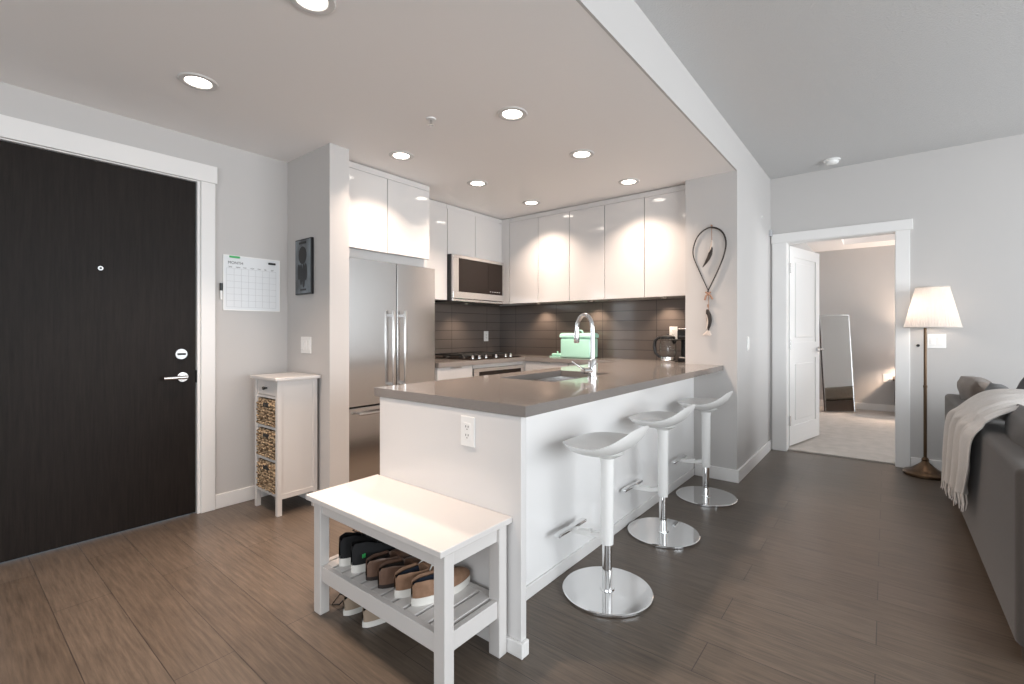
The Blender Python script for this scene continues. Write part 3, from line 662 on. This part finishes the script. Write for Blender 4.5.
# ============================================================ BENCH AND SHOES
t = thing('shoe_bench', 'white wooden shoe bench with slatted shelf beside the island', 'bench', (-1.46, 1.03, 0))
bx0, bx1, by0, by1 = -1.858, -1.058, .88, 1.19
B1(bx0-.008, bx1+.016, by0-.032, 1.2035, .478, .5, .003).build('top', 'white', t)
for x in (bx0, bx1-.052):
    for y in (by0, by1-.042): B1(x, x+.052, y, y+.042, 0, .478, .003).build('leg', 'white', t)
for y in (by0+.008, by1-.03): B1(bx0+.052, bx1-.052, y, y+.022, .42, .478).build('apron', 'white', t)
for x in (bx0+.012, bx1-.034): B1(x, x+.022, by0+.042, by1-.042, .42, .478).build('side_apron', 'white', t)
for y in (by0+.004, by1-.03): B1(bx0+.052, bx1-.052, y, y+.024, .142, .205, .002).build('shelf_rail', 'white', t)
for x in (bx0+.01, bx1-.034): B1(x, x+.024, by0+.042, by1-.042, .142, .205, .002).build('side_rail', 'white', t)
sl = MB(); n = 11; a0, a1 = bx0+.04, bx1-.04
for k in range(n):
    x = a0+(a1-a0)*k/n; sl.box(x+.004, x+(a1-a0)/n-.008, by0+.028, by1-.03, .189, .205, .002)
sl.build('slatted_shelf', 'white', t)
ZS = .2055
def shoe(name, lb, cat, x, y, z, rot, style, L_=.262, mirror=1):
    t = thing(name, lb, cat, (x, y, z), 'pairs of shoes')
    MT = Matrix.Translation((x, y, z)) @ Matrix.Rotation(rot, 4, 'Z')
    st_ = {'sneaker': dict(H=.12, sole=.032, up='shoeblack', so='rubber', li='shoeblack', vamp=.09),
           'loafer': dict(H=.078, sole=.014, up='shoebrown', so='darklining', li='darklining', vamp=.062),
           'slip': dict(H=.085, sole=.028, up='shoetan', so='rubber', li='navy', vamp=.072),
           'floor': dict(H=.075, sole=.022, up='beige', so='rubber', li='darklining', vamp=.064)}[style]
    def hw(u):   # half width along u (0 heel .. 1 toe)
        e = (1-abs(2*u-1)**3.2)**.5 if 0 < u < 1 else 0
        return (.032+.013*math.sin(min(1, u*1.15)*PI*.85)**1)*max(e, .02)
    def off(u): return mirror*.012*math.sin(u*PI)*(u-.3)
    H, S, VH = st_['H'], st_['sole'], st_['vamp']
    def top(u):
        if u < .2: return H
        if u < .52: return H-(H-VH)*.9*math.sin((u-.2)/.32*PI/2)
        return S+.004+(VH-S)*max(0, math.cos((u-.5)/.5*PI/2))**.55
    sole = MB(); n = 28
    def sf(u, v):
        a = 2*PI*v; c, s_ = math.cos(a), math.sin(a)
        return None
    prof = [(k/n) for k in range(n+1)]
    lft = [(p*L_-L_/2, hw(p)*1.03+off(p)+.001) for p in prof]; rgt = [(p*L_-L_/2, -hw(p)*1.03+off(p)-.001) for p in reversed(prof)]
    outl = lft+rgt
    sole.prism(outl, 'z', 0, S); sole.xf(MT).build('sole', st_['so'], t, smooth=45)
    up = MB(); li = MB()
    NU, NV = 34, 17
    def shell(mb, inner):
        V = []
        for i in range(NU):
            u = .004+.992*i/(NU-1); w_ = hw(u); row = []
            for j in range(NV):
                q = -1+2*j/(NV-1)
                openn = (.03 < u < .5)
                wid = w_*(1 if not inner else .9)
                tp = top(u)
                if openn:
                    wall = tp-(.004 if inner else 0)
                    # walls on both sides, hollow between
                    aq = abs(q)
                    if aq > .55:
                        k = (1-aq)/.45; yy = math.copysign(wid*(1-.28*k*k), q); zz = S+(wall-S)*math.sin(k*PI/2)
                    else:
                        k = (.55-aq)/.55; yy = math.copysign(wid*(.70-.66*min(1, k*1.2)) if aq > 0 else 0, q); zz = wall-(wall-S-.006)*min(1, k*2.2)
                else:
                    a = (1-q)/2*PI; yy = wid*math.cos(a); yy = -yy if False else wid*math.sin(q*PI/2); zz = S+(tp-S)*math.cos(q*PI/2)**.6 if abs(q) < .999 else S
                row.append(mb.bm.verts.new((u*L_-L_/2, yy+off(u), zz)))
            V.append(row)
        for i in range(NU-1):
            for j in range(NV-1):
                u = (i+.5)/(NU-1); q = -1+2*(j+.5)/(NV-1)
                hollow = .03 < u < .5 and abs(q) < .55
                if hollow == inner: mb.bm.faces.new((V[i][j], V[i+1][j], V[i+1][j+1], V[i][j+1]))
        loose = [v for v in mb.bm.verts if not v.link_faces]; bmesh.ops.delete(mb.bm, geom=loose, context='VERTS')
    shell(up, False); shell(li, True)
    U = up.xf(MT).build('upper', st_['up'], t, smooth=60)
    li.xf(MT).build('lining', st_['li'], t, smooth=60)
    if style == 'sneaker':
        lc = MB()
        for k in range(5):
            u = .5+.055*k; z_ = top(u)*.98; w2 = .024
            lc.tube([(u*L_-L_/2, -w2, z_-.006), (u*L_-L_/2+.006, 0, z_+.006), (u*L_-L_/2+.012, w2, z_-.006)], .0032, 8)
        z_ = top(.48)
        lc.tube([(-.005, 0, z_), (-.02, .03, z_+.028), (-.035, .042, z_+.012), (-.02, .02, z_+.002)], .003, 8)
        lc.tube([(-.005, 0, z_), (-.02, -.03, z_+.026), (-.035, -.04, z_+.01), (-.02, -.02, z_+.002)], .003, 8)
        lc.xf(MT).build('laces', 'shoeblack', t, smooth=60)
        MB().box(-L_/2+.028, -L_/2+.042, mirror*.034, mirror*.0375, .06, .075).xf(MT).build('side_tag', 'green', U)
    if style == 'slip':
        sm = MB()
        for s_ in (-1, 1): sm.tube([(.0, s_*.036, .06), (.015, s_*.03, .073), (.03, s_*.026, .068)], .003, 8)
        sm.xf(MT).build('elastic_gore', 'rubber', t, smooth=60)
    return t
R90 = PI/2
shoe('sneaker', 'black sneaker with white sole, outermost at the bench shelf end', 'shoe', -1.752, 1.06, ZS, R90+.06, 'sneaker', mirror=1)
shoe('sneaker', 'black sneaker with white sole, beside the brown leather shoes', 'shoe', -1.656, 1.06, ZS, R90, 'sneaker', mirror=-1)
shoe('loafer', 'dark brown leather shoe next to the black sneakers', 'shoe', -1.558, 1.065, ZS, R90-.03, 'loafer', mirror=1)
shoe('loafer', 'dark brown leather shoe next to the tan slip-ons', 'shoe', -1.464, 1.06, ZS, R90-.1, 'loafer', mirror=-1)
shoe('slip_on_shoe', 'tan slip-on shoe with white sole beside the brown leather pair', 'shoe', -1.368, 1.06, ZS, R90-.06, 'slip', mirror=1)
shoe('slip_on_shoe', 'tan slip-on shoe with white sole behind the front bench leg', 'shoe', -1.272, 1.065, ZS, R90-.12, 'slip', mirror=-1)
shoe('canvas_shoe', 'beige shoe on the floor under the black sneakers', 'shoe', -1.742, 1.07, 0.001, R90+.1, 'floor', mirror=1)
shoe('canvas_shoe', 'beige shoe on the floor under the brown leather shoes', 'shoe', -1.60, 1.075, 0.001, R90, 'floor', mirror=-1)
sh = MB().tube([(-1.82, 1.04, .004), (-1.84, .99, .03), (-1.835, .95, .004), (-1.81, .97, .004), (-1.80, 1.0, .03), (-1.79, 1.03, .004)], .003, 8).build('shoelace', 'shoeblack', smooth=60)
tag(sh, 'loose black shoelace on the floor under the bench', 'shoelace')

# ============================================================ STOOLS
def seat_pt(u, v):
    # disc-like superellipse param: u angle 0..1, v radius 0..1
    a = 2*PI*u; c, s_ = math.cos(a), math.sin(a)
    k = 1/((abs(c)**2.6+abs(s_)**2.6)**(1/2.6))
    sx, sy = c*k*v, s_*k*v
    x = sx*.182; y = sy*.2
    z = 0
    if sx > -.05: z += .105*((sx+.05)/1.05)**1.9
    if sx < -.2: z += .012*((-.2-sx)/.8)**2
    z += .022*sy*sy*(1-.4*max(0, sx)) 
    if sx > .5: x -= .02*((sx-.5)/.5)**2
    return (x, y, z)
def make_stool(x, y, lb):
    t = thing('bar_stool', lb, 'bar stool', (x, y, 0), 'bar stools along the island')
    MB().lathe([(.196, 0), (.202, .003), (.202, .011), (.198, .0145), (.034, .0148), (.032, .021), (.002, .0215)], (x, y, 0), 64).build('base_plate', 'chrome', t, smooth=30)
    MB().cyl((x, y, .018), (x, y, .30), .0225, 28).build('gas_lift', 'chrome', t, smooth=40)
    MB().lathe([(.024, .217), (.0275, .218), (.029, .25), (.030, .58), (.034, .608), (.06, .622), (.075, .632), (.002, .635)], (x, y, 0), 32).build('column', 'plastic', t, smooth=40)
    def top(u, v): p = seat_pt(u, v); return (x+p[0], y+p[1]*.98, .660+p[2])
    def bot(u, v):
        p = seat_pt(u, v); d = .026*(1-v**6)
        return (x+p[0]*.985, y+p[1]*.965, .652+p[2]-d-.004*(1-v))
    s_ = MB(); s_.grid(top, 56, 16, close_u=True); s_.grid(bot, 56, 16, close_u=True)
    # close the rim
    tp = [top(k/56, 1) for k in range(56)]; bt = [bot(k/56, 1) for k in range(56)]
    A = [s_.bm.verts.new(p) for p in tp]; C = [s_.bm.verts.new(p) for p in bt]
    for k in range(56): s_.bm.faces.new((A[k], A[(k+1) % 56], C[(k+1) % 56], C[k]))
    bmesh.ops.remove_doubles(s_.bm, verts=s_.bm.verts[:], dist=1e-4)
    s_.build('seat', 'plastic', t, smooth=60)
    ar = MB()
    P = [(-.0, 0, .262), (-.08, 0, .245), (-.15, 0, .240), (-.18, 0, .240)]
    for (xa, ya, za), (xb, yb2, zb2) in zip(P, P[1:]):
        ar.prism([(x+xa, za-.014), (x+xb, zb2-.014), (x+xb, zb2+.004), (x+xa, za+.014)], 'y', y-.014, y+.014)
    f_ = ar.build('footrest_arm', 'plastic', t)
    B1(x-.206, x-.176, y-.125, y+.125, .233, .248, .004).build('footrest_bar', 'chrome', t, smooth=40)
    return t
s1 = make_stool(-.96, 1.79, 'white gas-lift bar stool nearest the shoe bench')
copy_thing(s1, (-.99, 2.55, 0), 'white gas-lift bar stool in the middle of the three at the island')
copy_thing(s1, (-.973, 3.327, 0), 'white gas-lift bar stool nearest the pillar wall')

# ============================================================ WALL HANGING
t = thing('wall_hanging', 'leather hoop wall hanging with dark feathers on the pillar wall', 'wall hanging', (-1.068, YP, 1.17))
yw = YP-.012
def loop(u):
    # teardrop: top (-1.08,2.02) crossing at (-1.105,1.52)
    key = [(-1.088, 1.500), (-1.148, 1.64), (-1.210, 1.80), (-1.203, 1.90), (-1.158, 1.98), (-1.078, 2.02), (-0.998, 1.985), (-0.960, 1.90), (-0.973, 1.79), (-1.028, 1.65), (-1.100, 1.50)]
    f_ = u*(len(key)-1); i = min(int(f_), len(key)-2); q = f_-i
    p0 = key[max(i-1, 0)]; p1 = key[i]; p2 = key[i+1]; p3 = key[min(i+2, len(key)-1)]
    cr = lambda a, b, c, d: .5*((2*b)+(-a+c)*q+(2*a-5*b+4*c-d)*q*q+(-a+3*b-3*c+d)*q**3)
    return (cr(p0[0], p1[0], p2[0], p3[0]), yw, cr(p0[1], p1[1], p2[1], p3[1]))
MB().tube([loop(k/60) for k in range(61)], [.0032+.002*math.sin(PI*k/60)+(.0015 if k > 30 else 0) for k in range(61)], 10).build('hoop', 'leather', t, smooth=60)
MB().cyl((-1.068, YP, 2.035), (-1.068, YP-.02, 2.035), .006, 10).build('hook', 'tanleather', t)
MB().tube([(-1.068, yw, 2.035), (-1.066, yw, 1.91)], .0025, 8).build('string', 'tanleather', t)
MB().tube([(-1.092, yw, 1.50), (-1.091, yw, 1.42), (-1.086, yw, 1.19)], .0025, 8).build('string', 'tanleather', t)
def feather(x0, z0, x1, z1, w_, m):
    n = 14; mb = MB(); d = Vector((x1-x0, 0, z1-z0)); nrm = Vector((-d.z, 0, d.x)).normalized()
    L1 = []; R1 = []
    for k in range(n+1):
        q = k/n; c = Vector((x0, yw-.004, z0))+d*q+nrm*(.012*math.sin(q*PI))
        ww = w_*math.sin(PI*min(1, q*.93+.05))**.7*(1.05-.45*q)
        L1.append(c+nrm*ww); R1.append(c-nrm*ww)
    V = [(mb.bm.verts.new(a), mb.bm.verts.new((a+b)/2+Vector((0, -.006, 0))), mb.bm.verts.new(b)) for a, b in zip(L1, R1)]
    for A, C in zip(V, V[1:]):
        mb.bm.faces.new((A[0], C[0], C[1], A[1])); mb.bm.faces.new((A[1], C[1], C[2], A[2]))
    return mb.build('feather', m, t, smooth=60, solidify=.002)
feather(-1.064, 1.915, -1.088, 1.82, .012, 'feather2'); feather(-1.063, 1.86, -1.135, 1.705, .018, 'feather')
feather(-1.100, 1.36, -1.092, 1.185, .025, 'feather'); feather(-1.106, 1.32, -1.106, 1.20, .010, 'feather2')
wrp = MB()
wrp.tube([(-1.113, yw-.004, 1.50), (-1.078, yw-.006, 1.475), (-1.058, yw-.004, 1.44)], .007, 8); wrp.tube([(-1.073, yw-.004, 1.50), (-1.108, yw-.006, 1.47), (-1.120, yw-.004, 1.435)], .007, 8)
wrp.tube([(-1.093, yw-.006, 1.40), (-1.093, yw-.006, 1.375)], [.008, .006], 8)
wrp.build('wrap', 'tanleather', t, smooth=60)
ts = MB()
for k in range(7): ts.tube([(-1.088, yw-.004, 1.19), (-1.128+k*.009, yw-.006, 1.15+.006*(k % 2))], [.006, .009], 8)
ts.build('tassel', 'feather2', t, smooth=60)

# ============================================================ FLOOR LAMP
lx, ly = .28, 4.98
t = thing('floor_lamp', 'bronze floor lamp with pleated white shade, lit', 'floor lamp', (lx, ly, 0))
MB().lathe([(.138, 0), (.144, .006), (.144, .022), (.132, .034), (.105, .042), (.08, .058), (.05, .085), (.028, .105), (.022, .12), (.026, .13), (.014, .15)], (lx, ly, 0), 48).build('base', 'bronze', t, smooth=40)
MB().tube([(lx, ly, .14), (lx, ly, .72), (lx, ly, .722), (lx, ly, .738), (lx, ly, .74), (lx, ly, 1.26)], [.0115, .0115, .014, .014, .0105, .0105], 18).build('pole', 'bronze', t, smooth=40)
sx_, sy_ = lx+.042, ly-.004
sh = MB().lathe([(.176, 1.215), (.140, 1.38), (.104, 1.54)], (sx_, sy_, 0), 120, pleat=.018, close=False).build('shade', 'shade', t, smooth=25)
rg = MB()
for r, z in ((.178, 1.215), (.106, 1.54)): rg.tube([(sx_+r*math.cos(2*PI*k/48), sy_+r*math.sin(2*PI*k/48), z) for k in range(49)], .004, 8)
rg.build('shade_ring', 'throw', sh, smooth=60)
sk = MB().cyl((lx, ly, 1.26), (lx, ly, 1.31), .018, 16)
for k in range(3): sk.tube([(lx, ly, 1.30), (sx_+.1*math.cos(2*PI*k/3), sy_+.1*math.sin(2*PI*k/3), 1.535)], .002, 6)
sk.build('socket', 'bronze', t, smooth=40)
M['bulb'] = mat('warm_bulb', (1, 1, 1), .5, emis=(1, .8, .6), es=6)
MB().lathe([(.014, 1.31), (.02, 1.33), (.03, 1.37), (.02, 1.40), (.002, 1.41)], (lx, ly, 0), 20).build('bulb', 'bulb', t, smooth=60)
d = bpy.data.lights.new('lamp_bulb_light', 'POINT'); d.energy = 5; d.color = (1, .83, .70); d.shadow_soft_size = .03
o = bpy.data.objects.new('lamp_bulb_light', d); COL.objects.link(o); o.location = (lx, ly, 1.345)

# ============================================================ SOFA
t = thing('sofa', 'dark grey fabric sofa seen from behind near the floor lamp', 'sofa', (.85, 3.65, 0))
SX, SYN, SYF = .385, 2.25, 4.82
B1(SX, SX+.16, SYN, SYF, .07, .70, .025, 3).build('back', 'sofa', t, smooth=40)
B1(SX+.161, SX+.92, SYN+.01, SYF-.01, .07, .32, .02, 3).build('seat_base', 'sofa', t, smooth=40)
B1(SX+.161, SX+.93, SYF-.17, SYF, .325, .66, .03, 3).build('arm', 'sofa', t, smooth=40)
B1(SX+.161, SX+.93, SYN, SYN+.17, .325, .66, .03, 3).build('arm', 'sofa', t, smooth=40)
for y0, y1 in ((SYN+.175, 3.54), (3.545, SYF-.175)): B1(SX+.165, SX+.95, y0, y1, .325, .47, .04, 3).build('seat_cushion', 'sofa', t, smooth=40)
for x in (SX+.03, SX+.83):
    for y in (SYN+.04, SYF-.1): B1(x, x+.06, y, y+.06, 0, .07).build('leg', 'wood', t)
def cush(w_, h_, th, loc, lean, yaw, roll=0):
    # pillow plane: width along y, height along z, thickness along x
    base = Matrix(((0, 0, 1, 0), (1, 0, 0, 0), (0, 1, 0, 0), (0, 0, 0, 1)))
    mt = Matrix.Translation(loc) @ Matrix.Rotation(yaw, 4, 'Z') @ Matrix.Rotation(lean, 4, 'Y') @ Matrix.Rotation(roll, 4, 'X') @ base
    return MB().pillow(w_, h_, th, mt)
cush(.98, .46, .24, (.60, 2.86, .60), -.22, 0).build('back_cushion', 'sofa', t, smooth=70)
cush(.98, .50, .22, (.63, 3.9, .56), -.2, 0).build('back_cushion', 'sofa', t, smooth=70)
o = cush(.58, .40, .20, (.575, 4.46, .68), -.5, .05).build('throw_pillow', 'sofa2', smooth=70); tag(o, 'plump brown grey pillow at the far end of the sofa', 'pillow', 'pillows on the sofa')
o = cush(.46, .36, .17, (.62, 3.9, .685), -.5, -.1, .1).build('throw_pillow', 'charcoal', smooth=70); tag(o, 'charcoal pillow beside the brown grey pillow on the sofa', 'pillow', 'pillows on the sofa')
pp = thing('throw_pillow', 'dark patterned pillow with pale motif standing on the sofa', 'pillow', (.83, 4.2, .62), 'pillows on the sofa')
mt = Matrix.Translation((.79, 4.33, .675)) @ Matrix.Rotation(-.5, 4, 'Z') @ Matrix.Rotation(.75, 4, 'X') @ Matrix.Rotation(-.3, 4, 'Y') @ Matrix(((0, 0, 1, 0), (1, 0, 0, 0), (0, 1, 0, 0), (0, 0, 0, 1)))
MB().pillow(.36, .36, .12, mt).build('cover', 'charcoal', pp, smooth=70)
mo = MB()
for cx_, cy_, r in ((-.08, -.03, .035), (.05, .06, .03), (.06, -.08, .03)):
    mo.tube([(cx_+r*math.cos(2*PI*k/20), cy_+r*math.sin(2*PI*k/20), -.058) for k in range(21)], .007, 6)
mo.xf(mt).build('motif', 'throw', pp, smooth=60)
# throw blanket: path over the back (far edge / near edge keyed)
keyF = [(.84, 3.58, .82), (.62, 3.60, .84), (.48, 3.66, .815), (.385, 3.70, .728), (.35, 3.76, .66), (.345, 3.86, .46), (.35, 3.95, .30), (.352, 4.0, .215)]
keyN = [(.84, 3.36, .80), (.62, 3.30, .79), (.48, 3.12, .765), (.385, 2.98, .722), (.352, 2.98, .66), (.352, 3.05, .50), (.355, 3.12, .40), (.357, 3.15, .35)]
def cat(K, u):
    f_ = u*(len(K)-1); i = min(int(f_), len(K)-2); q = f_-i
    P4 = [Vector(K[max(0, min(len(K)-1, i+d))]) for d in (-1, 0, 1, 2)]
    a, b, c, e = P4
    return .5*((2*b)+(-a+c)*q+(2*a-5*b+4*c-e)*q*q+(-a+3*b-3*c+e)*q**3)
def bl(u, v):
    p = cat(keyF, u)*(1-v)+cat(keyN, u)*v
    amp = .010+.016*u
    wv_ = amp*(math.sin(v*21+u*2)+.5*math.sin(v*43+1))
    if u < .42: p.z += .6*wv_+.015
    else: p.x -= abs(wv_)*1.1
    return p
tb = thing('throw_blanket', 'cream fringed throw blanket draped over the sofa back', 'blanket', (.35, 3.7, .12))
MB().grid(bl, 60, 70).build('cloth', 'throw', tb, smooth=70, solidify=.006)
fr = MB()
for k in range(56):
    v = k/55; p = bl(1, v); d_ = random.uniform(-.02, .02); l = random.uniform(.05, .09)
    fr.tube([p, p+Vector((random.uniform(-.008, .004), d_*.5, -l*.5)), p+Vector((random.uniform(-.008, .004), d_, -l))], [.004, .004, .002], 5)
fr.build('fringe', 'throw', tb, smooth=60)

# ============================================================ BEDROOM
t = thing('standing_mirror', 'tall thin-framed mirror leaning on the bedroom wall behind the open door', 'mirror', (-.48, 7.85, .012))
cb = Vector((-.487, 8.08, .014)); ctp = Vector((-.57, 8.20, 1.425))
up_ = (ctp-cb).normalized(); wd = Vector((.32, .22, 0)).normalized(); wd = (wd-up_*wd.dot(up_)).normalized(); nn = wd.cross(up_).normalized()
if nn.y > 0: nn = -nn
LM = (ctp-cb).length
MT = Matrix(((wd.x, up_.x, nn.x, cb.x), (wd.y, up_.y, nn.y, cb.y), (wd.z, up_.z, nn.z, cb.z), (0, 0, 0, 1)))
hwm = .205
B1(-hwm, hwm, .012, LM, -.03, 0).xf(MT).build('backing', 'wood', t)
B1(-hwm+.008, hwm-.008, .02, LM-.008, 0, .004).xf(MT).build('glass', 'mirror', t)
fm = MB().box(-hwm, -hwm+.008, .012, LM, 0, .008).box(hwm-.008, hwm, .012, LM, 0, .008).box(-hwm, hwm, LM-.008, LM, 0, .008).box(-hwm, hwm, .012, .02, 0, .008)
fm.xf(MT).build('edge_frame', 'steel2', t)
t = thing('nightstand', 'dark bedside table partly hidden behind the bedroom door jamb', 'nightstand', (.38, 8.400, .012))
B1(.12, .62, 8.170, 8.610, .16, .50, .004).build('body', 'wood', t); B1(.1, .64, 8.150, 8.620, .5, .53, .004).build('top', 'wood', t)
for x in (.13, .57):
    for y in (8.180, 8.560): B1(x, x+.04, y, y+.04, .012, .16).build('leg', 'wood', t)
dw = B1(.14, .60, 8.155, 8.170, .2, .46, .003).build('drawer', 'wood', t); MB().cyl((.37, 8.155, .33), (.37, 7.985, .33), .012, 12).build('knob', 'steel2', dw)
t = thing('bedside_lamp', 'small lit lamp on the bedside table behind the jamb', 'table lamp', (.42, 8.400, .53))
MB().lathe([(.07, .001), (.07, .015), (.02, .03), (.035, .1), (.02, .2), (.01, .25)], (.42, 8.400, .53), 28).build('base', 'bronze', t, smooth=50)
MB().lathe([(.14, .25), (.09, .45)], (.42, 8.400, .53), 48, close=False).build('shade', 'shade', t, smooth=40)
d = bpy.data.lights.new('bedside_bulb_light', 'POINT'); d.energy = 42; d.color = (1, .74, .56); d.shadow_soft_size = .04
o = bpy.data.objects.new('bedside_bulb_light', d); COL.objects.link(o); o.location = (.42, 8.400, .87)
t = thing('bed', 'low bed with taupe cover reflected in the bedroom mirror', 'bed', (1.85, 7.5, .012))
B1(.95, 2.6, 6.6, 8.570, .05, .28, .01).build('bed_frame', 'wood', t); B1(.97, 2.58, 6.62, 8.550, .28, .52, .06, 4).build('mattress', 'bedding', t, smooth=40)
for x in (1.37, 2.15): cush(.6, .4, .16, (x, 8.350, .62), 0, PI/2).build('bed_pillow', 'trim', t, smooth=70)
for x in (1.0, 2.5):
    for y in (6.65, 8.500): B1(x, x+.05, y-.05, y, .012, .05).build('leg', 'wood', t)
